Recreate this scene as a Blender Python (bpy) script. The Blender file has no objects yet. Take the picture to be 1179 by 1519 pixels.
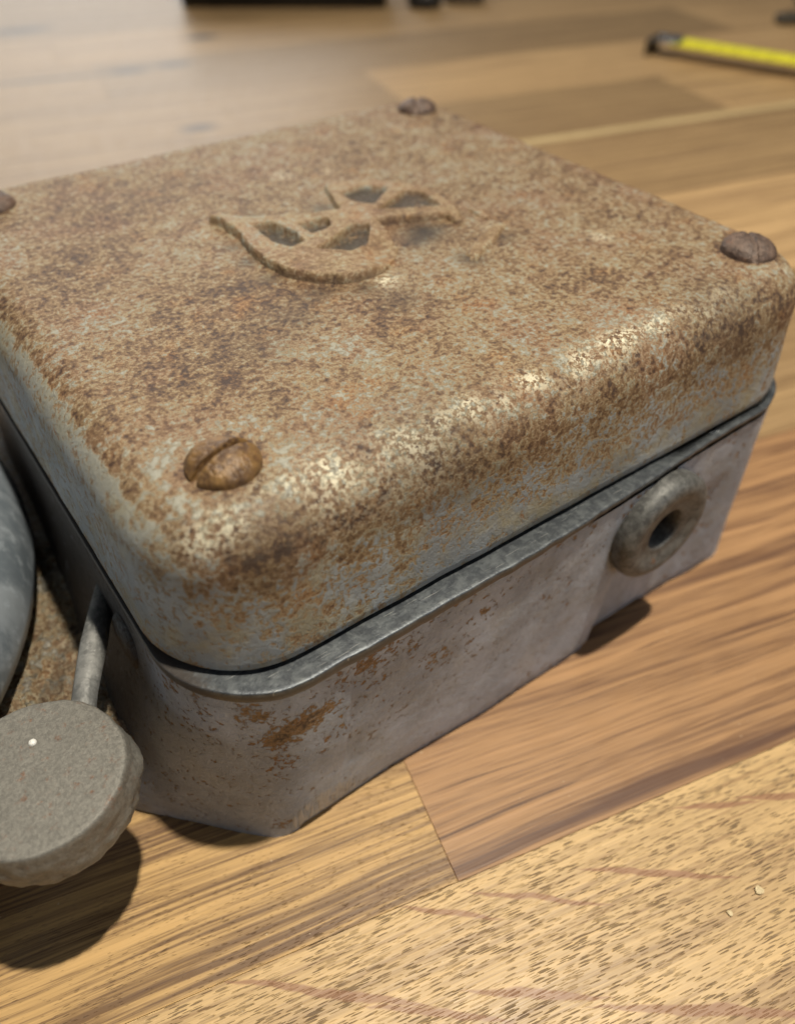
import bpy, bmesh, math, random
import numpy as np
from mathutils import Vector, Matrix, noise
random.seed(7); np.random.seed(7)
C = bpy.context.scene.collection
sc = bpy.context.scene
MM = 0.001

# ------------------------------------------------------------------ camera
cam_d = bpy.data.cameras.new('camera'); cam = bpy.data.objects.new('camera', cam_d); C.objects.link(cam)
R0 = (0.81236683, 0.39857229, -0.42567624)      # world axes written in camera axes
R1 = (-0.58314646, 0.55596424, -0.59232083)
R2 = (0.00057810, 0.72941339, 0.68407293)
cam.matrix_world = Matrix.Translation((-0.030842, -0.085553, 0.152857)) @ Matrix((R0, R1, R2)).to_4x4()
cam_d.sensor_fit = 'VERTICAL'; cam_d.sensor_height = 36; cam_d.lens = 1176.3 / 1519 * 36
cam_d.clip_start = 0.005; cam_d.clip_end = 20
cam_d.dof.use_dof = True; cam_d.dof.focus_distance = 0.134; cam_d.dof.aperture_fstop = 11
sc.camera = cam

# ------------------------------------------------------------------ light
world = bpy.data.worlds.new('World'); sc.world = world; world.use_nodes = True
bg = world.node_tree.nodes['Background']; bg.inputs[0].default_value = (0.80, 0.88, 1.0, 1); bg.inputs[1].default_value = 0.06

def area(name, loc, target, size, power, col, size_y=None):
    d = bpy.data.lights.new(name, 'AREA'); d.energy = power; d.color = col; d.size = size
    if size_y: d.shape = 'RECTANGLE'; d.size_y = size_y
    else: d.shape = 'DISK'
    o = bpy.data.objects.new(name, d); C.objects.link(o); o.location = loc
    o.rotation_euler = (Vector(target) - Vector(loc)).to_track_quat('-Z', 'Y').to_euler()
    return o
area('bench_lamp', (0.140, -0.100, 0.90), (0.03, 0.0, 0.03), 0.028, 10.8, (1.0, 0.92, 0.77))
area('front_fill', (0.55, -1.25, 0.50), (0.05, 0, 0.04), 0.7, 3.1, (0.90, 0.94, 1.0))  # added soft fill from the camera side for the front faces
area('side_fill', (-1.4, 0.25, 0.26), (-0.02, 0.03, 0.06), 0.5, 1.5, (0.80, 0.90, 1.0))  # added cool fill, set low so the gong keeps it off the base
area('far_window', (0.75, 2.4, 1.0), (0.2, 0.4, 0.0), 1.6, 19.0, (1.0, 0.97, 0.92))
sc.view_settings.view_transform = 'Standard'; sc.view_settings.look = 'None'
sc.view_settings.exposure = 0.0; sc.view_settings.gamma = 1.0

# ------------------------------------------------------------------ helpers
def link(o, parent=None):
    C.objects.link(o)
    if parent: o.parent = parent
    return o
def mesh_obj(name, verts, faces, mat, parent=None, smooth=True, attr=None, flat_under=None):
    me = bpy.data.meshes.new(name)
    me.from_pydata([tuple(float(c) * MM for c in v) for v in verts], [], [tuple(int(i) for i in f) for f in faces])
    me.validate(clean_customdata=False); me.update()
    if smooth: me.polygons.foreach_set('use_smooth', [True] * len(me.polygons))
    if attr is not None:
        a = me.attributes.new('wear_shading', 'FLOAT_COLOR', 'POINT')
        arr = np.ones((len(verts), 4), dtype=np.float32); arr[:, :3] = np.clip(np.array(attr), -1, 1)
        a.data.foreach_set('color', arr.ravel())
    me.materials.append(mat)
    return link(bpy.data.objects.new(name, me), parent)
def tag(o, label=None, cat=None, group=None, kind=None):
    if label: o['label'] = label
    if cat: o['category'] = cat
    if group: o['group'] = group
    if kind: o['kind'] = kind
    return o
def empty(name, loc=(0, 0, 0), rz=0):
    o = bpy.data.objects.new(name, None); C.objects.link(o); o.empty_display_size = 0.02
    o.location = loc; o.rotation_euler = (0, 0, rz); return o
def nz(x, y, z=0.0, s=1.0): return noise.noise((x * s, y * s, z * s))
def smooth(t): t = min(1, max(0, t)); return t * t * (3 - 2 * t)
def fix(o):
    bm = bmesh.new(); bm.from_mesh(o.data); bmesh.ops.recalc_face_normals(bm, faces=bm.faces); bm.to_mesh(o.data); bm.free(); return o
def loft(rings, closed=True, cap0=False, cap1=False):
    n = len(rings[0]); V = [p for r in rings for p in r]; F = []
    for i in range(len(rings) - 1):
        for j in range(n if closed else n - 1):
            k = (j + 1) % n
            F.append((i * n + j, i * n + k, (i + 1) * n + k, (i + 1) * n + j))
    if cap0: F.append(tuple(range(n))[::-1])
    if cap1: F.append(tuple(range((len(rings) - 1) * n, len(rings) * n)))
    return V, F
def lathe(profile, n=64, centre=(0, 0, 0), axis='z', wob=0.0, seed=0.0):
    rings = []
    for (r, h) in profile:
        ring = []
        for j in range(n):
            a = 2 * math.pi * j / n
            rr = r + wob * noise.noise((math.cos(a) * 2.2 + seed, math.sin(a) * 2.2, h * .35)) if r > 0.3 else r
            if axis == 'z': ring.append((centre[0] + rr * math.cos(a), centre[1] + rr * math.sin(a), centre[2] + h))
            elif axis == '-y': ring.append((centre[0] + rr * math.cos(a), centre[1] - h, centre[2] + rr * math.sin(a)))
        rings.append(ring)
    return loft(rings)
def tube(path, radii, n=16):
    P = [Vector(p) for p in path]; rings = []
    for i, p in enumerate(P):
        t = (P[min(i + 1, len(P) - 1)] - P[max(i - 1, 0)]).normalized()
        s = t.cross(Vector((0, 0, 1))).normalized(); u = s.cross(t)
        ra, rb = radii[i]
        rings.append([tuple(p + s * ra * math.cos(2 * math.pi * j / n) + u * rb * math.sin(2 * math.pi * j / n)) for j in range(n)])
    return loft(rings, cap0=True, cap1=True)
def boxmesh(x0, x1, y0, y1, z0, z1, b=0.3):
    """box with chamfered top and side edges, in mm"""
    def rect(i, z):
        c = b
        return [(x0 + i, y0 + i + c, z), (x0 + i + c, y0 + i, z), (x1 - i - c, y0 + i, z), (x1 - i, y0 + i + c, z),
                (x1 - i, y1 - i - c, z), (x1 - i - c, y1 - i, z), (x0 + i + c, y1 - i, z), (x0 + i, y1 - i - c, z)]
    return loft([rect(0, z0), rect(0, z1 - b), rect(b * .3, z1 - b * .3), rect(b, z1)], cap0=True, cap1=True)

# ------------------------------------------------------------------ node helpers
class N:
    def __init__(s, name):
        s.m = bpy.data.materials.new(name); s.m.use_nodes = True; s.t = s.m.node_tree; s.t.nodes.clear()
        s.out = s.t.nodes.new('ShaderNodeOutputMaterial'); s.b = s.t.nodes.new('ShaderNodeBsdfPrincipled')
        s.t.links.new(s.b.outputs[0], s.out.inputs[0])
        s.tc = s.t.nodes.new('ShaderNodeTexCoord'); s.obj = s.tc.outputs['Object']
    def put(s, sock, v):
        if v is None: return
        if hasattr(v, 'is_linked') or hasattr(v, 'links'): s.t.links.new(v, sock)
        elif isinstance(v, (tuple, list)) and len(v) == 3 and sock.type == 'RGBA': sock.default_value = (*v, 1)
        else: sock.default_value = v
    def math(s, op, a, b=None, c=None, clamp=False):
        n = s.t.nodes.new('ShaderNodeMath'); n.operation = op; n.use_clamp = clamp
        for i, v in enumerate((a, b, c)):
            if v is not None: s.put(n.inputs[i], v)
        return n.outputs[0]
    def vm(s, op, a, b=None, scale=None):
        n = s.t.nodes.new('ShaderNodeVectorMath'); n.operation = op; s.put(n.inputs[0], a)
        if b is not None: s.put(n.inputs[1], b)
        if scale is not None: s.put(n.inputs['Scale'], scale)
        return n.outputs['Value'] if op in ('DOT_PRODUCT', 'LENGTH', 'DISTANCE') else n.outputs['Vector']
    def mapv(s, v, scale=(1, 1, 1), rot=(0, 0, 0), loc=(0, 0, 0)):
        n = s.t.nodes.new('ShaderNodeMapping'); s.put(n.inputs['Vector'], v)
        n.inputs['Scale'].default_value = scale; n.inputs['Rotation'].default_value = rot; n.inputs['Location'].default_value = loc
        return n.outputs[0]
    def noise(s, v, scale, detail=3, rough=.55, dist=0.0, lac=2.0):
        n = s.t.nodes.new('ShaderNodeTexNoise'); s.put(n.inputs['Vector'], v); n.inputs['Scale'].default_value = scale
        n.inputs['Detail'].default_value = detail; n.inputs['Roughness'].default_value = rough; n.inputs['Distortion'].default_value = dist
        return n.outputs['Fac']
    def vor(s, v, scale, feature='F1', out='Distance', rnd=1.0):
        n = s.t.nodes.new('ShaderNodeTexVoronoi'); n.feature = feature; n.voronoi_dimensions = '2D'; s.put(n.inputs['Vector'], v); n.inputs['Scale'].default_value = scale
        n.inputs['Randomness'].default_value = rnd
        return n.outputs[out]
    def ramp(s, f, stops, interp='LINEAR'):
        n = s.t.nodes.new('ShaderNodeValToRGB'); s.put(n.inputs[0], f); cr = n.color_ramp; cr.interpolation = interp
        while len(cr.elements) < len(stops): cr.elements.new(.5)
        for e, (p, c) in zip(cr.elements, stops):
            e.position = p; e.color = (*c, 1) if isinstance(c, (tuple, list)) else (c, c, c, 1)
        return n.outputs[0]
    def step(s, f, lo, hi):
        n = s.t.nodes.new('ShaderNodeMapRange'); n.interpolation_type = 'SMOOTHSTEP'; s.put(n.inputs[0], f)
        s.put(n.inputs[1], lo); s.put(n.inputs[2], hi); return n.outputs[0]
    def mix(s, f, a, b, blend='MIX'):
        n = s.t.nodes.new('ShaderNodeMix'); n.data_type = 'RGBA'; n.blend_type = blend
        s.put(n.inputs[0], f); s.put(n.inputs[6], a); s.put(n.inputs[7], b); return n.outputs[2]
    def attr(s, name):
        n = s.t.nodes.new('ShaderNodeAttribute'); n.attribute_name = name
        q = s.t.nodes.new('ShaderNodeSeparateColor'); s.t.links.new(n.outputs['Color'], q.inputs[0]); return q.outputs
    def sep(s, v):
        n = s.t.nodes.new('ShaderNodeSeparateXYZ'); s.put(n.inputs[0], v); return n.outputs
    def bump(s, h, dist, strength=1.0, nrm=None):
        n = s.t.nodes.new('ShaderNodeBump'); n.inputs['Strength'].default_value = strength; n.inputs['Distance'].default_value = dist
        s.put(n.inputs['Height'], h)
        if nrm is not None: s.put(n.inputs['Normal'], nrm)
        return n.outputs[0]
    def done(s, col, rough, metal=0.0, nrm=None, coat=0.0, spec=0.5):
        s.put(s.b.inputs['Base Color'], col); s.put(s.b.inputs['Roughness'], rough); s.put(s.b.inputs['Metallic'], metal)
        s.put(s.b.inputs['Specular IOR Level'], spec)
        if nrm is not None: s.put(s.b.inputs['Normal'], nrm)
        if coat: s.b.inputs['Coat Weight'].default_value = coat; s.b.inputs['Coat Roughness'].default_value = 0.38
        return s.m

def rusty_paint(name, paint=(0.275, 0.305, 0.325), stain=(0.33, 0.30, 0.21), speck=700.0, pit=0.00015, cont=1.05, tan=(.265, .182, .098), pale=(.40, .330, .205), topstain=.75, filed=False):
    """old paint flaked with rust; attribute wear: red = how far the rust has come, green = bare pale spot and painted highlight, blue = grime and painted shade"""
    s = N(name); w = s.attr('wear_shading')
    big = s.noise(s.obj, 36, 4, .6); mid = s.noise(s.obj, speck * .42, 5, .62, .3); fine = s.noise(s.obj, speck * 1.25, 5, .72, .15)
    f = s.math('MULTIPLY_ADD', s.math('SUBTRACT', fine, .5), 1.70 * cont, .5)
    f = s.math('MULTIPLY_ADD', s.math('SUBTRACT', mid, .5), .80 * cont, f)
    f = s.math('MULTIPLY_ADD', s.math('SUBTRACT', big, .5), .60, f)
    f = s.math('SUBTRACT', f, w[0])
    pc = s.mix(s.step(s.noise(s.obj, 120, 4, .6), .45, .68), paint, stain)
    pc = s.mix(s.math('MULTIPLY', s.step(s.noise(s.obj, speck * 2, 3, .6), .5, .75), .30), pc, tuple(min(1, c * 1.5) for c in paint))
    blot = s.math('MULTIPLY_ADD', s.step(s.noise(s.obj, 48, 5, .68), .36, .64), .42, .78)
    pc = s.mix(1.0, pc, s.vm('SCALE', (1, 1, 1), scale=blot), 'MULTIPLY')
    rc = s.ramp(f, [(.08, (.050, .026, .016)), (.27, (.125, .070, .035)), (.40, (.200, .125, .060)), (.52, tan), (.64, pale)])
    hue = s.step(s.noise(s.obj, 70, 4, .65), .44, .66)
    rc = s.mix(s.math('MULTIPLY', hue, .8), rc, s.mix(1.0, rc, (.92, .80, .82), 'MULTIPLY'))
    org = s.step(s.noise(s.obj, 110, 4, .7), .55, .70)
    rc = s.mix(s.math('MULTIPLY', org, .5), rc, s.mix(1.0, rc, (1.15, .80, .45), 'MULTIPLY'))
    isp = s.step(f, .59, .70)
    col = s.mix(isp, rc, pc)
    pc = s.mix(s.math('MULTIPLY', s.step(s.sep(s.obj)[2], .066, .079), topstain), pc, (.34, .315, .235))
    isp = s.step(f, .60, .73); col = s.mix(isp, rc, pc)
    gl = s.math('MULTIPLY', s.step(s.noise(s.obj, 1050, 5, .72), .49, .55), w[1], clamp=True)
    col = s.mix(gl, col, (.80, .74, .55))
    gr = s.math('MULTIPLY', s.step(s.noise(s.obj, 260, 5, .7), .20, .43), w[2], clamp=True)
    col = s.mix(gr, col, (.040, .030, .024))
    h = s.math('MULTIPLY_ADD', fine, .8, s.math('MULTIPLY', mid, .7)); h = s.math('MULTIPLY_ADD', isp, .22, h)
    rough = s.math('MULTIPLY_ADD', isp, -.11, .60); rough = s.math('MULTIPLY_ADD', mid, .14, rough); rough = s.math('MULTIPLY_ADD', gl, -.04, rough)
    n = s.bump(h, pit * 3.2, .9); n = s.bump(s.noise(s.obj, 2600, 2, .5), pit * .5, .6, n)
    if filed:
        ps = s.sep(s.obj)
        fm = s.math('MULTIPLY', s.step(s.vm('LENGTH', s.vm('MULTIPLY', s.vm('SUBTRACT', s.obj, (.001, -.017, .004)), (100, 60, 110))), 1.1, .55), 1.0)
        fl = s.math('MULTIPLY', s.noise(s.mapv(s.obj, (1300, 900, 60)), 1, 3, .5), fm)
        n = s.bump(fl, .0009, 1.0, n); col = s.mix(s.math('MULTIPLY', s.step(fl, .40, .50), .75), col, (.50, .47, .42))
    return s.done(col, s.math('SUBTRACT', rough, .06), 0.0, n, 0.05, .5)

def cast_metal(name, base, light, rough=.45, metal=.75, scale=350, rust=.0, bump=.0003, streak=None, rustlo=.66, dirt_dark_rim=False, scratch=0.0):
    s = N(name)
    v = s.obj if not streak else s.mapv(s.obj, streak)
    a = s.noise(v, scale, 6, .65, .3); b = s.noise(s.obj, scale * 3, 3, .6)
    col = s.mix(s.step(a, .38, .64), base, light)
    col = s.mix(s.math('MULTIPLY', s.step(b, .52, .72), .22 if dirt_dark_rim else .5), col, tuple(min(1, c * 1.5) for c in light))
    r = s.step(s.noise(s.obj, scale * .42, 6, .72), rustlo - rust * .2, rustlo + .07)
    col = s.mix(r, col, s.ramp(b, [(.35, (.06, .028, .018)), (.65, (.24, .11, .05))]))
    for rz, lo in ((.4, .70), (1.9, .71), (2.7, .72)) if scratch else ():
        sv = s.noise(s.mapv(s.obj, (150, 4200, 150), rot=(0, 0, rz)), 1, 2, .5)
        col = s.mix(s.math('MULTIPLY', s.step(sv, lo, lo + .03), scratch), col, (.60, .60, .57))
    h = s.math('MULTIPLY_ADD', b, .4, a)
    if dirt_dark_rim:
        x_ = s.sep(s.obj)[0]; dm = s.math('MULTIPLY', s.math('MAXIMUM', s.step(s.math('MULTIPLY_ADD', b, .006, x_), -.0085, -.0125), s.step(s.sep(s.obj)[2], .0500, .0493)), .88)  # dirty left end; outer rim also darker below the ledge
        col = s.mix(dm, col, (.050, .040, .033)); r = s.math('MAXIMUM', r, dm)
    mt = s.math('MULTIPLY', s.math('SUBTRACT', 1.0, r), metal)
    return s.done(col, s.math('MULTIPLY_ADD', a, .25, rough - .12), mt, s.bump(h, bump * 2, .8))

M = {}
M['lid'] = rusty_paint('rusty_lid_paint', cont=1.25)
M['emblem'] = rusty_paint('rusty_emblem_paint', cont=.7)
M['base'] = rusty_paint('lilac_grey_base_paint', (.330, .360, .415), (.33, .345, .37), 620, .00022, 1.45, (.27, .140, .045), (.25, .205, .15), filed=True)
M['plate'] = rusty_paint('rough_cast_plate', (.27, .25, .22), (.24, .21, .18), 420, .0009)
M['flange'] = cast_metal('dull_zinc_flange', (.072, .080, .090), (.128, .140, .148), .42, .6, 520, 0, .00006, dirt_dark_rim=True, scratch=.4)
M['screw'] = cast_metal('rusted_screw', (.085, .044, .020), (.22, .125, .045), .40, .12, 420, .5, .00022)
M['darkscrew'] = cast_metal('grey_brown_rusted_screw', (.07, .045, .035), (.15, .10, .075), .55, .1, 420, .5, .00025)
M['bush'] = cast_metal('dull_brass_bushing', (.070, .070, .068), (.150, .150, .142), .55, .3, 500, .15, .00006)
M['striker'] = cast_metal('grey_cast_striker', (.142, .135, .118), (.205, .195, .170), .50, .25, 1500, .5, .00008)
M['stem'] = cast_metal('zinc_plated_arm', (.13, .132, .128), (.25, .25, .24), .55, .3, 300, 0, .00016)
M['gong'] = cast_metal('blue_grey_gong_metal', (.22, .26, .30), (.42, .47, .52), .36, .45, 90, 0, .00018, (1, 1, .7))
def plain(name, col, rough, metal=0.0, var=.25, sc_=200, bump=0.00005, spec=.5):
    s = N(name); n = s.noise(s.obj, sc_, 4, .6)
    return s.done(s.mix(n, tuple(c * (1 - var) for c in col), tuple(min(1, c * (1 + var)) for c in col)), rough, metal, s.bump(n, bump), 0, spec)
M['black'] = plain('black_plastic', (.012, .011, .010), .45)
M['greytool'] = plain('grey_tool_metal', (.12, .11, .10), .4, .5)
M['blade'] = plain('yellow_tape_paint', (.80, .74, .05), .35, 0, .06, 60)
M['steel'] = plain('bright_steel', (.55, .56, .58), .25, .9, .1)
M['darksteel'] = plain('dark_steel', (.07, .06, .045), .4, .6)
M['glue'] = plain('dark_glue_line', (.05, .028, .014), .7)
M['ink'] = plain('black_ink', (.03, .03, .02), .5)
M['fleck'] = plain('white_speck', (.75, .74, .70), .4)
M['hole'] = plain('dark_inside', (.015, .013, .011), .8)  # near-black colour that paints the darkness inside the box

# ------------------------------------------------------------------ table
ANG = math.radians(-13.5)
def wood(name, light, dark, pore=1.0, streak=1.0, flecks=(), spots=(), fleckcol=(.235, .115, .062), poredens=.60, tone=0.0, warpamp=.008):
    s = N(name)
    info = s.t.nodes.new('ShaderNodeObjectInfo'); rnd = info.outputs['Random']
    off = s.t.nodes.new('ShaderNodeCombineXYZ'); s.put(off.inputs[0], s.math('MULTIPLY', rnd, 3.1)); s.put(off.inputs[1], s.math('MULTIPLY', rnd, 1.7))
    p = s.vm('ADD', s.obj, off.outputs[0])
    warp = s.noise(s.mapv(p, (9, 22, 1)), 1, 2, .5)
    wv = s.t.nodes.new('ShaderNodeCombineXYZ'); s.put(wv.inputs[1], s.math('MULTIPLY', s.math('SUBTRACT', warp, .5), warpamp))
    q = s.vm('ADD', p, wv.outputs[0])
    ring = s.noise(s.mapv(q, (5, 230, 1)), 1, 5, .62, .25)
    thin = s.noise(s.mapv(q, (22, 900, 1)), 1, 4, .65, .2)
    f = s.math('MULTIPLY_ADD', s.math('SUBTRACT', thin, .5), .95, ring); f = s.math('MULTIPLY_ADD', s.math('SUBTRACT', s.noise(s.mapv(p, (70, 2600, 1)), 1, 2, .5), .5), .45, f)
    mid = tuple((a + b) / 2 for a, b in zip(light, dark))
    col = s.ramp(f, [(.30, dark), (.43, mid), (.52, light), (.72, tuple(min(1, c * 1.22) for c in light))])
    if streak > 0:
        st = s.noise(s.mapv(q, (3.2, 120, 1), loc=(4, 2, 0)), 1, 6, .7, .35)
        col = s.mix(s.math('MULTIPLY', s.step(st, .51, .63), .72 * streak, clamp=True), col, (.085, .040, .026))
        st2 = s.noise(s.mapv(q, (9, 700, 1), loc=(7, 1, 0)), 1, 5, .7, .2)
        col = s.mix(s.math('MULTIPLY', s.step(st2, .57, .64), .70 * streak, clamp=True), col, (.065, .030, .020))
    # open pores: short dashes along the grain
    clus = s.noise(s.mapv(p, (60, 160, 1)), 1, 2, .5)
    jit = s.noise(s.obj, 900, 2, .5)
    v1 = s.vor(s.mapv(q, (170, 1750, 1)), 1); v2 = s.vor(s.mapv(q, (230, 2900, 1), loc=(3, 5, 0)), 1)
    lim = s.math('MULTIPLY_ADD', s.math('SUBTRACT', clus, .5), .30, .165 + (.60 - poredens) * 4)
    v1 = s.math('MULTIPLY_ADD', s.math('SUBTRACT', jit, .5), .12, v1)
    pm = s.math('MAXIMUM', s.step(s.math('SUBTRACT', lim, v1), -.03, .06), s.math('MULTIPLY', s.step(s.math('SUBTRACT', lim, v2), -.03, .08), s.step(clus, .30, .60)))
    pm = s.math('MULTIPLY', pm, s.math('MULTIPLY_ADD', s.step(s.noise(s.obj, 220, 2, .5), .35, .60), .65, .35))
    col = s.mix(s.math('MULTIPLY', pm, .70 * pore), col, (.055, .032, .020))
    # ray flecks
    if flecks:
        pass
        wn = s.t.nodes.new('ShaderNodeTexNoise'); s.put(wn.inputs['Vector'], s.obj); wn.inputs['Scale'].default_value = 130; wn.inputs['Detail'].default_value = 3
        wo = s.vm('SCALE', s.vm('SUBTRACT', wn.outputs['Color'], (.5, .5, .5)), scale=.0022)
        fp = s.vm('MULTIPLY', s.vm('ADD', s.obj, wo), (1, 1, 0)); acc = None
        for (ax, ay, bx, by, w) in flecks:
            a = (ax * MM, ay * MM, 0); ba = ((bx - ax) * MM, (by - ay) * MM, 0); L2 = ba[0] ** 2 + ba[1] ** 2
            pa = s.vm('SUBTRACT', fp, a)
            t = s.math('DIVIDE', s.vm('DOT_PRODUCT', pa, ba), L2, clamp=True)
            d = s.vm('LENGTH', s.vm('SUBTRACT', pa, s.vm('SCALE', ba, scale=t)))
            wid = s.math('MULTIPLY', s.math('MULTIPLY', t, s.math('SUBTRACT', 1.0, t)), 2.7 * w * MM)
            m = s.step(s.math('SUBTRACT', wid, d), -.00025, .00025)
            acc = m if acc is None else s.math('MAXIMUM', acc, m)
        col = s.mix(s.math('MULTIPLY', acc, .80), col, fleckcol)
    if spots:
        acc = None
        for (ax, ay, rx, ry) in spots:
            dv = s.vm('MULTIPLY', s.vm('SUBTRACT', s.obj, (ax * MM, ay * MM, 0)), (1000 / rx, 1000 / ry, 0))
            m = s.step(s.vm('LENGTH', dv), 1.25, .35); acc = m if acc is None else s.math('MAXIMUM', acc, m)
        col = s.mix(s.math('MULTIPLY', acc, .92), col, (.06, .045, .04))
    # fine scratches and wear in the finish
    scr = s.step(s.noise(s.mapv(s.obj, (40, 2600, 1), rot=(0, 0, .5)), 1, 3, .6), .66, .72)
    col = s.mix(s.math('MULTIPLY', scr, .16), col, (.62, .48, .30))
    va = s.math('MULTIPLY_ADD', rnd, .50, .76 + tone)
    col = s.mix(1.0, col, s.vm('SCALE', (1, 1, 1), scale=va), 'MULTIPLY')
    spk = s.step(s.noise(s.obj, 700, 2, .5), .73, .77)          # crumbs of dust in the finish
    col = s.mix(s.math('MULTIPLY', spk, .5), col, (.62, .50, .34))
    rough = s.math('MULTIPLY_ADD', s.noise(s.obj, 160, 4, .6), .20, .33); rough = s.math('MULTIPLY_ADD', pm, .25, rough)
    h = s.math('SUBTRACT', s.math('MULTIPLY', thin, .5), pm)
    n = s.bump(h, .00016, .7); n = s.bump(s.noise(s.obj, 90, 3, .5), .0003, .25, n)
    return s.done(col, rough, 0, n, 0.0, .5)

ca, sa = math.cos(ANG), math.sin(ANG)
def uv(x, y): return (x * ca + y * sa, -x * sa + y * ca)
def seg(x0, y0, x1, y1, w): return (*uv(x0, y0), *uv(x1, y1), w)
FL = [seg(2.5, -39.6, 17, -52.8, .75), seg(14, -44.6, 35, -62.6, .85), seg(34, -53.5, 58, -73, .95), seg(19, -71, 52, -97, 1.3),
      seg(-30, -31, -1, -57.5, 1.1), seg(3, -57, 24, -73, 1.1), seg(58, -56, 74, -66, .9), seg(70, -62, 90, -76, 1.1), seg(-12, -49, 8, -66, .9)]
KN = [(*uv(147, 679), 30, 12), (*uv(256, 575), 15, 10), (*uv(173, 518), 18, 9), (*uv(161, 380), 13, 8), (*uv(205, 515), 16, 8), (*uv(120, 530), 60, 4)]
W_pored = wood('pored_oak', (.43, .290, .135), (.27, .165, .075), 1.0, 0.25, FL, (), poredens=.590, tone=.03, warpamp=.004)
W_streak = wood('streaked_oak', (.310, .175, .082), (.165, .085, .043), .30, 1.15, (), (), poredens=.66)
W_line = wood('straight_grained_oak', (.39, .245, .100), (.135, .075, .034), .9, .8, (), (), poredens=.62)
W_mild = wood('mild_oak', (.42, .275, .135), (.29, .180, .085), .4, .5, (), KN, poredens=.64)
W_pale = wood('pale_reflection_wood', (.66, .50, .26), (.55, .38, .18), .3, 0, (), (), poredens=.66)  # reflection along a far plank edge, painted as paler wood

table = empty('table_top', (0, 0, 0), ANG); tag(table, kind='structure')
V, F = boxmesh(-420, 1500, -420, 1300, -38, -0.9, .3)
fix(mesh_obj('glue_bed', V, F, M['glue'], table, smooth=False))
def plank(u0, u1, v0, v1, mat, name='plank'):
    V, F = boxmesh(u0 + .03, u1 - .03, v0 + .03, v1 - .03, -20, 0, .09)
    o = fix(mesh_obj(name, V, F, mat, table, smooth=False)); return o
WID = 87.0
plank(-420, 700, -38 - WID, -38, W_pored)
plank(23.8, 520, -38, -38 + WID, W_streak)
plank(-420, 23.8, -38, -38 + WID, W_line)
rr = random.Random(11)
for k in (-5, -4, -3, -2):
    plank(-420, 150 + 40 * k, -38 + WID * k, -38 + WID * (k + 1), W_mild); plank(150 + 40 * k, 1500, -38 + WID * k, -38 + WID * (k + 1), W_line)
plank(700, 1500, -38 - WID, -38, W_mild)
plank(520, 1500, -38, -38 + WID, W_mild)
for k in range(1, 15):
    v0 = -38 + WID * k; v1 = v0 + WID
    if k == 4:
        plank(120, 445, v0, v0 + 7.5, W_pale); plank(445, 1500, v0, v0 + 7.5, W_mild); plank(-420, 120, v0, v0 + 7.5, W_mild); v0 += 7.5
    u = -420
    while u < 1500:
        e = u + rr.uniform(260, 620)
        if e > 1380: e = 1500
        plank(u, e, v0, v1, W_mild if (k > 1 or rr.random() < .5) else W_line); u = e

# ------------------------------------------------------------------ the bell box
bell = tag(empty('electric_bell', (0, 0, 0)), 'square rusted grey metal bell box with gong and striker arm, standing on the wooden table', 'bell')

NC, NE, NF = 18, 40, 110
def outline(x0, x1, y0, y1, r, inset=0.0, rmin=3.0):
    """rounded rectangle, always the same count; starts at the right end of the front side and runs to the near corner"""
    x0 += inset; x1 -= inset; y0 += inset; y1 -= inset; r = max(rmin, r - inset); r = min(r, (x1 - x0) / 2 - .01, (y1 - y0) / 2 - .01)
    pts = []
    def line(a, b, n): pts.extend([(a[0] + (b[0] - a[0]) * i / n, a[1] + (b[1] - a[1]) * i / n) for i in range(n)])
    def arc(cx, cy, a0, a1): pts.extend([(cx + r * math.cos(math.radians(a0 + (a1 - a0) * i / NC)), cy + r * math.sin(math.radians(a0 + (a1 - a0) * i / NC))) for i in range(NC)])
    line((x1 - r, y0), (x0 + r, y0), NF); arc(x0 + r, y0 + r, -90, -180)
    line((x0, y0 + r), (x0, y1 - r), NE); arc(x0 + r, y1 - r, 180, 90)
    line((x0 + r, y1), (x1 - r, y1), NE); arc(x1 - r, y1 - r, 90, 0)
    line((x1, y1 - r), (x1, y0 + r), NE); arc(x1 - r, y0 + r, 0, -90)
    return pts
LID = (-16.6, 133.0, -14.6, 130.5, 18)

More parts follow.
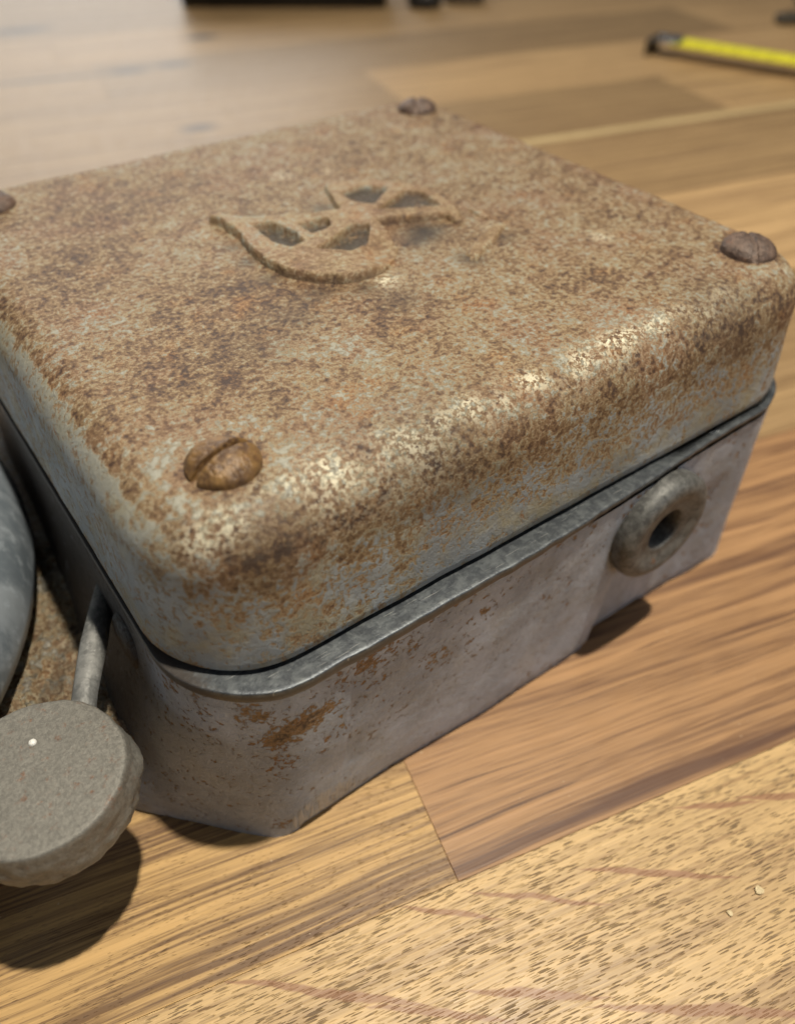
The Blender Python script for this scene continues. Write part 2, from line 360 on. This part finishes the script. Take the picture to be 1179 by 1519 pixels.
def gauss(x, y, cx, cy, r): return math.exp(-((x - cx) ** 2 + (y - cy) ** 2) / (r * r))
def lid_wear_shading(x, y, z):
    top = smooth((z - 62) / 14)
    w = -.15 + .20 * top
    w -= .10 * smooth((64 - z) / 8)
    if z > 79: w = .05 + .03 * nz(x, y, 3, .05)
    if x < -12 and z < 78: w = -.27 + .06 * smooth((74 - z) / 4) * nz(x, y, z, .2) if z > 53 else -.02     # grey left side
    if z < 76 and y < -8:
        w += .10 * gauss(x, z, 4, 53, 7) + .06 * smooth((x - 85) / 25) + .12 * gauss(x, z, 19, 56, 5)
        if z < 58: w -= .10 * (1 - gauss(x, z, 4, 53, 10))
    for (cx, cy) in ((0, 0), (120, 0)):
        d = math.hypot(x - cx, y - cy)
        if z > 76 and 4 < d < 13: w += -.14 * math.exp(-((d - 9) / 2.6) ** 2) + .22 * math.exp(-((d - 6.0) / .7) ** 2)
    if z > 70: w -= .12 * gauss(x, y, -10.5, 6, 6) + .05 * gauss(x, y, 40, -16, 30)
    if y < -6 and z > 66: w += (.10 + .22 * nz(x, y, z + 30, .16)) * math.exp(-((z - 73.5) / 3.2) ** 2)
    if z > 70:
        for (cx, cy, r, a) in ((22, 38, 13, .09), (10, 24, 9, .07), (112, 8, 16, .07), (20, 100, 22, .05), (95, 75, 22, .05), (60, 100, 18, -.05), (38, 8, 14, -.05), (60, 15, 12, -.04), (80, 10, 9, .06), (-8, 60, 10, .07), (46, 20, 7, .08)):
            w += a * gauss(x, y, cx, cy, r)
    g = 0.0
    for (cx, cy, r, a) in ((51.5, 32.6, 2.6, 1.0), (73, 45, 1.8, .7), (67, 41, 1.3, .6), (84, 39, 2, .8), (100, 22, 2.2, .9), (62, 92, 2.2, .8), (72, 88, 1.5, .7), (10, -9, 6, .35), (25, -11, 9, .3)):
        if z > 70: g += a * gauss(x, y, cx, cy, r)  # pale paint flecks, plus painted glints beside the emblem
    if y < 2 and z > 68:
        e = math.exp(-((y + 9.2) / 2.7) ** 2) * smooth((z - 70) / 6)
        g += max(0, .50 + 1.0 * nz(x, y, z, .20)) * e * (1 - .6 * smooth((x - 75) / 30))  # painted highlight along the rounded front top edge
    b = 0.0
    for (cx, cy, r, a) in ((70.5, 30, 2.8, .8), (82, 34, 2.6, .6), (30, 31, 5, .3), (20, 26, 6, .25), (49, 25, 4, .4), (38, 36, 3.2, .55), (32.8, 46, 2.6, .6), (33, 55, 2.4, .6), (33.6, 63, 2.2, .5), (46, 32.5, 2.6, .5), (80, 60, 30, .08), (71, 46, 4.5, .95), (66, 43, 3, .6), (59.5, 69, 3.2, .6), (44, 75, 2.5, .5), (28, -13, 12, .35), (0, -13, 8, .3), (100, -12, 12, .3)):
        if z > 66: b += a * gauss(x, y, cx, cy, r)  # chips and grime; dark spots round the emblem are painted shade
    return (w, g, b)
rings = []
def lid_ring(z, inset, dz=0.0):
    o = outline(*LID, inset)
    ring = []
    for (x, y) in o:
        d = .16 * nz(x, y, z, .12) + .06 * nz(x, y, z, .5)
        zz = z + dz
        if z <= 51.5: zz += .75 * math.exp(-((x - 60) / 45) ** 2) * (1 if y < 0 else 0) + .1 * nz(x, y, 0, .2)
        cx, cy = 58, 58; L = math.hypot(x - cx, y - cy) or 1
        ring.append((x + (x - cx) / L * d, y + (y - cy) / L * d, zz + (.22 * nz(x, y, 9, .06) + .07 * nz(x, y, 4, .35) if z > 78 else 0)))
    return ring
rings.append(lid_ring(56, 3.2)); rings.append(lid_ring(51.2, 2.8)); rings.append(lid_ring(50.9, 1.0)); rings.append(lid_ring(51.2, -.55)); rings.append(lid_ring(51.8, -.9))
for i in range(1, 15): rings.append(lid_ring(51.8 + (71.4 - 51.8) * i / 14, -.9 + 1.1 * (i / 14)))
for i in range(1, 13):
    a = math.radians(90 * i / 12); rings.append(lid_ring(71.2 + 8.8 * math.sin(a), .3 + 8.6 * (1 - math.cos(a))))
for i in range(1, 40): rings.append(lid_ring(80, 8.9 + (72.5 - 8.9 - .4) * i / 39))
V, F = loft(rings, cap1=True)
lid = fix(mesh_obj('lid', V, F, M['lid'], bell, attr=[lid_wear_shading(*v) for v in V]))
tag(lid, 'square lid mottled brown with rust over grey paint, rounded edges')

# emblem: a raised cast relief with sunk pockets between its ribs
OUT = [(34.7, 77), (36.0, 74), (36.3, 68), (35.0, 59.1), (34.6, 50.5), (36.3, 43.9), (39.6, 39.0), (43.8, 36.0), (48.6, 34.8), (53.2, 35.3), (58.1, 38.6), (61.6, 42.4), (62.3, 47), (64.0, 54.0),
       (70.2, 51.8), (78.4, 48.2), (78.2, 44.6), (80.2, 44.0), (82.6, 49), (84.2, 56), (84.2, 63), (81.2, 70), (75.5, 75.5), (69, 79.0), (65.2, 78), (62.8, 71), (60.3, 64), (55.4, 64.8), (50, 67), (45, 69.3), (41, 72), (37.5, 76.8)]
POCK = [[(40.8, 66.5), (43.8, 65.6), (45.6, 58.5), (45.0, 54), (42.2, 52.8), (40.3, 57.2)],
        [(49.0, 60.9), (54.9, 60.6), (53.5, 56.9), (48.9, 55.8)],
        [(46.5, 48.6), (51.2, 50.6), (58.2, 54.2), (60.8, 52.9), (56, 46.6), (50.6, 45.0)],
        [(66.4, 72.0), (72.5, 72.6), (76.6, 68.6), (68.6, 62.2), (66.0, 65.1)],
        [(68.0, 58.6), (79.2, 64.2), (81.4, 61.2), (79.9, 53.0)]]
def sdf(px, py, poly):
    P = np.array(poly, float); d = np.full(px.shape, 1e9); inside = np.zeros(px.shape, bool); n = len(P)
    for i in range(n):
        a = P[i]; b = P[(i + 1) % n]; ex, ey = b - a; wx, wy = px - a[0], py - a[1]
        t = np.clip((wx * ex + wy * ey) / (ex * ex + ey * ey), 0, 1)
        d = np.minimum(d, np.hypot(wx - ex * t, wy - ey * t))
        c = (a[1] > py) != (b[1] > py)
        with np.errstate(divide='ignore', invalid='ignore'):
            inside ^= c & (px < (b[0] - a[0]) * (py - a[1]) / (b[1] - a[1] + 1e-12) + a[0])
    return np.where(inside, d, -d)
st = .27; xs = np.arange(30, 91, st); ys = np.arange(26, 84, st); gx, gy = np.meshgrid(xs, ys)
wob = np.array([[noise.noise((x * .35, y * .35, 2)) for x in xs] for y in ys]); fin = np.array([[noise.noise((x * 1.1, y * 1.1, 5)) for x in xs] for y in ys])
jx = gx + wob * .5; jy = gy + fin * .15
dout = sdf(jx, jy, OUT); dp = np.max([sdf(jx, jy, p) for p in POCK], axis=0)
ss = lambda t: np.clip(t, 0, 1) ** 2 * (3 - 2 * np.clip(t, 0, 1))
fade = .60 + .40 * ss((150 - (gx + gy)) / 45)                 # the relief is worn away towards the back right
up = ss((dout + .1) / .5); dn = ss((dp + .65) / .5)
fade = fade * (1 - .9 * ss((gx - 48) / 9) * ss((49 - gy) / 8))
hgt = -.9 + (2.05 * fade + .9) * up
rem = np.maximum(sdf(jx + fin * 1.5, jy + fin, [(71, 28.5), (73.5, 30.5), (80, 33.5), (87, 38.0), (86, 40), (78, 36.5), (71, 32)]), sdf(jx + fin, jy, [(86.0, 50), (88, 47), (86.5, 43), (84.6, 45)]))
hgt = np.maximum(hgt, -.9 + 1.5 * ss((rem + .8) / 1.1))
hgt = hgt - (hgt - (.12 + .22 * fin)) * dn * ss((dout + .2) / .8) + .10 * wob
vid = -np.ones(gx.shape, int); V = []; A = []; F = []
for j in range(gx.shape[0]):
    for i in range(gx.shape[1]):
        if dout[j, i] > -1.3 or rem[j, i] > -1.0:
            vid[j, i] = len(V); x, y = gx[j, i], gy[j, i]; V.append((x, y, 80 + hgt[j, i] + .12 * nz(x, y, 7, .3)))
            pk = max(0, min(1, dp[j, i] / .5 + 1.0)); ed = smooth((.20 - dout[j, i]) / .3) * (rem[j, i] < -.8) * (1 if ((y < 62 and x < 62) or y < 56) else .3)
            A.append((.0 + .04 * nz(x, y, 3, .1) - .05 * pk, .35 * pk if nz(x, y, 1, .6) > .3 else 0, .90 * pk + .95 * ed))  # painted shade in pockets and on relief edges, painted glints in pockets
for j in range(gx.shape[0] - 1):
    for i in range(gx.shape[1] - 1):
        q = (vid[j, i], vid[j, i + 1], vid[j + 1, i + 1], vid[j + 1, i])
        if min(q) >= 0: F.append(q)
emblem = mesh_obj('emblem', V, F, M['emblem'], lid, attr=A)

# slotted screws
def screw_mesh(SW=.58, SD=1.9, sd=3):
    R_, H_ = 5.6, 3.4; n = 92; V, F = [], []
    for j in range(n + 1):
        for i in range(n + 1):
            x = (i / n * 2 - 1) * (R_ + .1); y = (j / n * 2 - 1) * (R_ + .1); r = math.hypot(x, y); k = 1
            if r > R_: x *= R_ / r; y *= R_ / r; z = -.6
            else:
                z = .7 + (H_ - .7) * (max(0, 1 - (r / R_) ** 2.3)) ** .62 + .13 * nz(x, y, sd, .7) + .08 * nz(x, y, sd, 2.0)
                s_ = smooth((SW + .10 - abs(y + .05 * nz(x, 0, 5, .8))) / .16); z -= SD * s_ * (1 if r < R_ - .15 else .6)
            V.append((x, y, z))
    F = [(j * (n + 1) + i, j * (n + 1) + i + 1, (j + 1) * (n + 1) + i + 1, (j + 1) * (n + 1) + i) for j in range(n) for i in range(n)]
    F = [f for f in F if len({(round(V[q][0], 4), round(V[q][1], 4)) for q in f}) > 2 and not all(V[q][2] < -.5 for q in f)]
    return V, F
V, F = screw_mesh()
sc0 = mesh_obj('screw', V, F, M['screw'], lid)
V, F = screw_mesh(.55, .75, 8); tmp = mesh_obj('screw', V, F, M['darkscrew']); dark_me = tmp.data; bpy.data.objects.remove(tmp)
spots = [((0, 0), 14), ((119.5, -.5), 50), ((119.5, 114), 50), ((-1.5, 114), 20)]
for i, ((x, y), a) in enumerate(spots):
    o = sc0 if i == 0 else sc0.copy()
    if i:
        o.data = dark_me; C.objects.link(o); o.parent = lid
    o.location = (x * MM, y * MM, 79.7 * MM); o.rotation_euler = (math.radians((0, 2, -3, 2)[i]), math.radians((0, -3, 2, 1)[i]), math.radians(a))

# zinc flange between lid and base
FLG = (-18.0, 135.4, -19.9, 131.5, 20)
rings = []
for (z, ins) in ((50.0, 14), (50.35, 8), (50.5, 4), (50.52, 2), (50.52, .8), (50.5, .22), (50.42, .05), (50.2, 0), (49.0, .02), (48.0, .06), (47.5, .3), (47.3, 1.0), (47.0, 6)):
    o = outline(*FLG, ins); ring = []
    for (x, y) in o:
        d = (.34 * nz(x, y, 1, .10) + .16 * nz(x, y, 2, .4)) * (1 if ins < 1.5 else 0)
        thin = .86 - .50 * smooth((x - 20) / 70)
        zz = 50.4 - (50.4 - z) * thin if z < 50 else z
        ring.append((x, y - d + (2.9 * smooth((x - 45) / 70) * smooth(-y / 10) if ins < 4 else 0), zz + .08 * nz(x, y, 3, .2)))
    rings.append(ring)
V, F = loft(rings); fix(mesh_obj('flange', V, F, M['flange'], bell))

# base wall: flared towards the bracket at the near left corner
def poly_at(pts, t):
    P = [Vector(p) for p in pts]; Ls = [(P[i + 1] - P[i]).length for i in range(len(P) - 1)]; T = sum(Ls) * t
    for i, l in enumerate(Ls):
        if T <= l or i == len(Ls) - 1: return tuple(P[i].lerp(P[i + 1], min(1, T / l if l else 0)))
        T -= l
top = outline(-17.6, 134.6, -19.2, 130.8, 19)
bot = []
x_front = [x for x, y in top[:NF]]
for i in range(NF):
    t = i / NF; x = 119.5 + (-5.0 - 119.5) * t
    y = -16.2 - 1.3 * smooth((x - 18) / 25) * smooth((78 - x) / 4)
    bot.append((x, y))
corner = [(-5, -16.2), (-7.5, -16.0), (-9.8, -14.9), (-11.6, -13.2), (-15, -9.7), (-21, -3.4), (-28.2, 4.4), (-36, 13)]
for i in range(NC): bot.append(poly_at(corner, i / NC))
left = [(-36, 13), (-39, 22), (-36, 40), (-30, 60), (-24, 85), (-20, 114)]
for i in range(NE): bot.append(poly_at(left, i / NE))
bo = outline(-19.5, 133.5, -16.2, 129.5, 14); bot.extend(bo[len(bot):])
rings = []; A = []
NL = 40
BUSH = (85.0, 35.5)
def seam_x(z): return 73.2 + (z - 4.6) * (78.9 - 73.2) / (32.7 - 4.6)
for k in range(NL + 1):
    t = k / NL; z = 47.9 * (1 - t); e_c = t ** 2.0
    ring = []
    for i, ((tx, ty), (bx, by)) in enumerate(zip(top, bot)):
        lin = .35 * t + .65 * t ** 1.3 if i < NF - 6 else e_c
        x = tx + (bx - tx) * (lin if i < NF - 6 else (lin if i > NF else e_c)); ty_ = ty + 2.6 * smooth((tx - 45) / 70) * smooth(-ty / 10); y = ty_ + (by - ty_) * lin
        zb = 0.0
        if i < NF:
            zb = 1.2 * smooth((x - 73.5) / 1.5) * smooth((97 - x) / 4)
            if z < 36:
                y += 1.0 * smooth((x - seam_x(z)) / 1.2) * smooth((36 - z) / 6) * smooth((116 - x) / 12)
        elif i < NF + NC + 8: zb = .7 * smooth((i - NF - 4) / 5)
        elif i < NF + NC + NE: zb = .7
        zz = z if t < 1 else z
        zz = z + zb * t ** 6
        if t > .96: y += .5 if i < NF else 0
        d = .28 * nz(x, y, z, .07) + .08 * nz(x, y, z, .35)
        ring.append((x, y + d, zz))
    rings.append(ring)
V, F = loft(rings)
cen = lambda f: [sum(V[q][k] for q in f) / 4 for k in range(3)]
F = [f for f in F if not (cen(f)[1] < -10 and math.hypot(cen(f)[0] - BUSH[0], cen(f)[2] - BUSH[1]) < 5.5)]
def base_wear_shading(x, y, z):
    w = -.52 + .05 * nz(x, y, z, .06); b = 0.0
    if y < 0 or x < 0:
        for (cx, cz, r, a) in PATCH: w += a * gauss(x, z, cx, cz, r)
        w += .10 * math.exp(-((z - 2) / 3.5) ** 2) * (1 if x > 5 else .3) + .10 * math.exp(-((z - 46) / 2.2) ** 2)
    if x < -8 and y > -12: w += .12 * smooth((z - 25) / 20); b = .10 + .85 * smooth((y + 3) / 16)  # left side darkened by grime and by painted shade beside the gong
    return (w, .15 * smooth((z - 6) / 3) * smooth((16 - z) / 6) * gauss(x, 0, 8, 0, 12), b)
PATCH = [(-3.5, 37, 3.2, .54), (-.5, 39.5, 2.6, .50), (-6.5, 35, 2.0, .50), (2.5, 38.5, 2, .4), (-9, 44, 2.5, .35), (-6, 28, 3.2, .34), (12, 44.5, 4.0, .42), (12, 34, 3, .18), (5, 31, 4, .15), (26, 33, 3, .16), (14, 18, 5, .10),
         (-8, 5, 2.2, .38), (52, 31, 4, .15), (60, 26, 3, .16), (48, 22, 2, .2), (76, 43, 5, .18), (90, 44, 6, .14), (110, 30, 3, .12), (36, 40, 3, .15), (3, 4, 5, .16), (8, 7, 5, .12)]
V2 = V
base = fix(mesh_obj('base_wall', V, F, M['base'], bell, attr=[base_wear_shading(*v) for v in V]))
tag(base, 'lilac grey painted cast base wall with small orange rust patches')
# floor of the inside, seen only as darkness through gaps
V, F = boxmesh(-12, 126, -9, 124, 4, 8, 1); fix(mesh_obj('inner_floor', V, F, M['hole'], bell))

# bushing on the front face
BR_K = .94
prof = [(9.0, -1.5), (13.2, -1.2), (13.7, .8), (13.8, 2.6), (13.6, 3.9), (13.0, 4.8), (12.0, 5.4), (10.6, 5.6), (9.4, 5.3), (8.2, 4.8), (7.0, 4.5), (6.2, 4.5), (5.5, 4.4), (5.1, 3.9), (5.0, 0), (5.0, -3.0)]; prof = [(r * BR_K, h * .92) for r, h in prof]
V, F = lathe(prof, 72, (BUSH[0], -17.3, BUSH[1]), '-y', .07)
bush = fix(mesh_obj('bushing', V, F, M['bush'], bell)); tag(bush, 'round dull metal cable bushing with a dark hole')
V, F = boxmesh(70, 100, -13.5, -12.5, 22, 48, .2); fix(mesh_obj('bushing_hole_dark', V, F, M['hole'], bell))  # added near-black sheet that paints the dark of the hole

# rough cast bracket that carries the gong
BR = [(-14, -2), (-20, 1.5), (-26, 6.5), (-34, 15), (-46, 24), (-70, 38), (-120, 52), (-205, 60), (-225, 80), (-225, 128), (-200, 150), (-60, 150), (-14, 128)]
step_ = 1.1; xs = np.arange(-226, -13, 1.6); xs = np.concatenate([np.arange(-226, -60, 4), np.arange(-60, -13, .6)]); ys = np.concatenate([np.arange(-3, 70, .6), np.arange(70, 152, 4)])
gx, gy = np.meshgrid(xs, ys); D = sdf(gx, gy, BR)
V, F, A = [], [], []; vid = -np.ones(gx.shape, int)
for j in range(gx.shape[0]):
    for i in range(gx.shape[1]):
        if D[j, i] > -1.0:
            x, y = gx[j, i], gy[j, i]; e = smooth((D[j, i] + 1) / 4); vid[j, i] = len(V)
            near = 1 if x > -62 and y < 72 else 0
            r_ = (.9 * nz(x, y, 2, .18) + .95 * nz(x, y, 5, .5) + .35 * nz(x, y, 8, 1.1)) * near
            V.append((x, y, 2.2 + 17.4 * e ** .5 + r_ * e)); A.append((-.06 + .10 * nz(x, y, 1, .1), .22, .45 if r_ < -.35 else .12))
for j in range(gx.shape[0] - 1):
    for i in range(gx.shape[1] - 1):
        q = (vid[j, i], vid[j, i + 1], vid[j + 1, i + 1], vid[j + 1, i])
        if min(q) >= 0: F.append(q)
br = mesh_obj('bracket', V, F, M['plate'], bell, attr=A); tag(br, 'rough brown cast bracket plate')
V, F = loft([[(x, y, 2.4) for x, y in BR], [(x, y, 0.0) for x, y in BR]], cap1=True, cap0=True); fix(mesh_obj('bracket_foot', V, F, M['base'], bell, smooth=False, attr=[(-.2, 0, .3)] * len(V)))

# pivot boss and slot on the shaded left side
V, F = lathe([(0.01, 8.5), (3.5, 8.2), (5.6, 6.6), (6.3, 3.5), (6.5, -2)], 40, (0, 0, 0), 'z', .3)
V = [(-17.2 - z * .30, 16 + x, 35 + y * 1.1) for (x, y, z) in V]
fix(mesh_obj('pivot_boss', V, F, M['base'], bell, attr=[(-.2, 0, .9)] * len(V)))  # colour darkened to paint in the shade on this side

# striker: arm and round head
path = [(-32, 3, 35), (-30.8, 6, 35.5), (-29, 9.5, 36), (-26.5, 14, 36.3), (-23.8, 19, 36.4), (-20.8, 24.5, 36.4), (-17.5, 30, 36.4), (-13, 37, 36.4)]
rad = [(2.3, 1.7), (2.3, 1.8), (2.2, 1.8), (2.4, 1.9), (2.6, 1.9), (2.3, 2.1), (2.2, 2.1), (2.1, 2.0)]
V, F = tube(path, rad, 8)
V = [(x + .12 * nz(x, y, z, .7), y, z + .12 * nz(x, y, z + 9, .7)) for x, y, z in V]
arm = fix(mesh_obj('striker_arm', V, F, M['stem'], bell))
HC = (-40.2, -2.6)
prof = [(0.02, 39.2), (3, 39.25), (6, 39.2), (9, 39.15), (11, 39.1), (12.6, 39.08), (13.3, 39.0), (13.55, 38.75), (13.75, 38.0), (14.0, 35.5), (14.1, 33.6), (14.0, 32), (13.7, 30.4), (13.2, 29.2), (12.4, 28.3), (11.0, 27.9), (7, 27.8), (.02, 27.8)]
prof2 = []
for a, b in zip(prof, prof[1:]):
    for q in range(3): prof2.append((a[0] + (b[0] - a[0]) * q / 3, a[1] + (b[1] - a[1]) * q / 3))
prof2.append(prof[-1])
V, F = lathe(prof2, 140, (HC[0], HC[1], 0), 'z', .0)
W = []
for (x, y, z) in V:
    a = math.atan2(y - HC[1], x - HC[0]); r = math.hypot(x - HC[0], y - HC[1])
    k = smooth((r - 9) / 5)
    bulge = 1.1 * math.exp(-((a + .20) / .30) ** 2) * math.exp(-((z - 33) / 3.6) ** 2) * k
    dr = bulge + k * (.16 * nz(x, y, z, .3) + (.34 if z < 37.9 else .03) * nz(x, y, z, .8) + (.25 if z < 37.5 else 0) * nz(x, y, z, .35)) + k * .12 * nz(a * 9, 0, z * .15, 1) - .5 * k * math.exp(-((a + 1.25) / .4) ** 2) * math.exp(-((z - 34) / 2.5) ** 2)
    zt = .16 * nz(x, y, 0, .12) + .05 * nz(x, y, 3, .5) if z > 38.6 else 0
    W.append((x + math.cos(a) * dr, y + math.sin(a) * dr, z + zt))
head = fix(mesh_obj('striker_head', W, F, M['striker'], bell)); tag(head, 'thick round grey metal disc at the end of the striker arm')
V, F = lathe([(.02, .28), (.35, .25), (.6, .08), (.62, -.2)], 14, (-38.9, 3.0, 39.35)); fix(mesh_obj('white_fleck', V, F, M['fleck'], head))  # small white flecks on the disc face
V, F = lathe([(.02, .2), (.25, .15), (.35, -.1)], 10, (-47.5, -4.2, 39.3)); fix(mesh_obj('white_fleck', V, F, M['fleck'], head))

# gong
GC = (-117, 84)
prof = [(93.0, 25.5), (94.6, 25.0), (95.4, 26.0), (95.5, 28.5), (94.8, 33.0), (93.2, 37.2), (91.4, 39.6), (88.5, 42.2), (84, 45.2), (76, 49.8), (66, 54.5), (54, 58.6), (40, 61.8), (26, 63.6), (12, 64.2), (.02, 64.3)]
inner = [(r - 3 if r > 5 else r, z - 3) for r, z in prof][::-1]
V, F = lathe(inner + prof, 180, (GC[0], GC[1], 0), 'z', .35, 4.0)
gong = fix(mesh_obj('gong', V, F, M['gong'], bell)); tag(gong, 'blue grey metal gong dome cut by the left edge of the photo')
V, F = lathe([(7, 15), (7, 61)], 32, (GC[0], GC[1], 0)); fix(mesh_obj('gong_post', V, F, M['stem'], bell))

# ------------------------------------------------------------------ things far back on the table
tape = tag(empty('tape_measure', (.505, .338, 0)), 'yellow tape measure blade with metal end hook lying on table beyond the box', 'tape measure')
P0 = Vector((0, 0, 0)); dirv = Vector((552.8 - 529.5 + 2, 242 - 320, 0)).normalized(); nrm_ = Vector((-dirv.y, dirv.x, 0))
def strip(t0, t1, z, wid, dish, th, m, name, parent, seglen=6):
    rings = []; n = max(2, int((t1 - t0) / seglen))
    for i in range(n + 1):
        t = t0 + (t1 - t0) * i / n; ring = []
        for j in range(9): u = j / 4 - 1; ring.append(tuple(dirv * t + nrm_ * (u * wid / 2) + Vector((0, 0, z + dish * (u * u)))))
        for j in range(8, -1, -1): u = j / 4 - 1; ring.append(tuple(dirv * t + nrm_ * (u * wid / 2) + Vector((0, 0, z + dish * (u * u) - th))))
        rings.append(ring)
    V, F = loft(rings, cap0=True, cap1=True); return fix(mesh_obj(name, V, F, m, parent))
strip(14, 420, 7.2, 23, 3.0, .8, M['blade'], 'blade', tape)
strip(-2, 17, 8.8, 20, 2.6, 1.0, M['steel'], 'hook', tape)
V, F = boxmesh(-1.2, 1.2, -11, 11, 0.2, 11, .3)
ang = math.atan2(dirv.y, dirv.x); V = [(x * math.cos(ang) - y * math.sin(ang) - 2 * dirv.x, x * math.sin(ang) + y * math.cos(ang) - 2 * dirv.y, z) for x, y, z in V]
fix(mesh_obj('hook_tab', V, F, M['darksteel'], tape))
for k in range(1, 30):                                          # division marks along the blade
    t = 18 + k * 13.0; V = []
    for (a, u0, u1) in ((t, .15 if k % 5 else -.9, .92),):
        pts = [(a - .2, u0), (a + .2, u0), (a + .2, u1), (a - .2, u1)]
        V = [tuple(dirv * p + nrm_ * (u * 11.5) + Vector((0, 0, 7.2 + 3.0 * u * u + .12))) for p, u in pts]
    mesh_obj('division_mark', V, [(0, 1, 2, 3)], M['ink'], tape)

va = math.atan2(576 - 679, 430 - 286)
case = tag(empty('tool_case', (.2866, .679, 0), va), 'long black object cut off by the top edge of the photo', 'tool')
V, F = boxmesh(0, 178, 0, 60, 0.5, 52, 4); fix(mesh_obj('case_body', V, F, M['black'], case))
V, F = boxmesh(6, 170, -2.5, 0, 4, 20, 1); fix(mesh_obj('case_lip', V, F, M['black'], case))
knob = tag(empty('rubber_foot', (.462, .560, 0)), 'small round black foot at the right end of the long dark object', 'foot')
V, F = lathe([(.02, 0.2), (13, .2), (15, 3), (15.2, 9), (13.5, 13), (8, 15), (6, 22), (.02, 23)], 48); fix(mesh_obj('foot_body', V, F, M['black'], knob))
V, F = lathe([(7, 10), (7.4, 16), (6.5, 30), (.02, 31)], 32); fix(mesh_obj('foot_stem', V, F, M['darksteel'], knob))
bar = tag(empty('steel_bar', (.482, .556, 0), va), 'short grey metal bar to the right of the black foot', 'bar')
V, F = boxmesh(0, 34, 0, 22, 0.3, 16, 2); fix(mesh_obj('bar_body', V, F, M['greytool'], bar))
clamp = tag(empty('clamp', (.666, .335, 0), va), 'dark clamp end at the top right corner of the photo', 'clamp')
V, F = lathe([(.02, 12), (10, 12), (12, 15), (12, 44), (9, 48), (.02, 48)], 40, (14, 6, 0)); fix(mesh_obj('clamp_head', V, F, M['black'], clamp))
V, F = boxmesh(-10, 46, -5, 9, 0.3, 7, 1.5); fix(mesh_obj('clamp_bar', V, F, M['darksteel'], clamp))

# crumbs of light wood lying on the near board
def crumb(x, y, r, label, seed):
    bm = bmesh.new(); bmesh.ops.create_icosphere(bm, subdivisions=2, radius=r * MM)
    for v in bm.verts: v.co *= 1 + .35 * noise.noise(v.co * (1.2 / MM / r) + Vector((seed, 0, 0))); v.co.z *= .45
    zmin = min(v.co.z for v in bm.verts)
    for v in bm.verts: v.co.z -= zmin
    me = bpy.data.meshes.new('wood_crumb'); bm.to_mesh(me); bm.free(); me.materials.append(M['crumb'])
    o = bpy.data.objects.new('wood_crumb', me); C.objects.link(o); o.location = (x * MM, y * MM, 0); o.rotation_euler[2] = seed
    tag(o, label, 'crumb', 'crumbs lying on the near board')
M['crumb'] = plain('pale_wood_crumb', (.62, .50, .30), .6, 0, .2, 900, .0003)
crumb(58.7, -76.5, .85, 'larger pale wood crumb on the near board at lower right', 1.0)
crumb(51.0, -75.9, .55, 'smaller flat pale crumb just left of the larger one on the near board', 2.4)
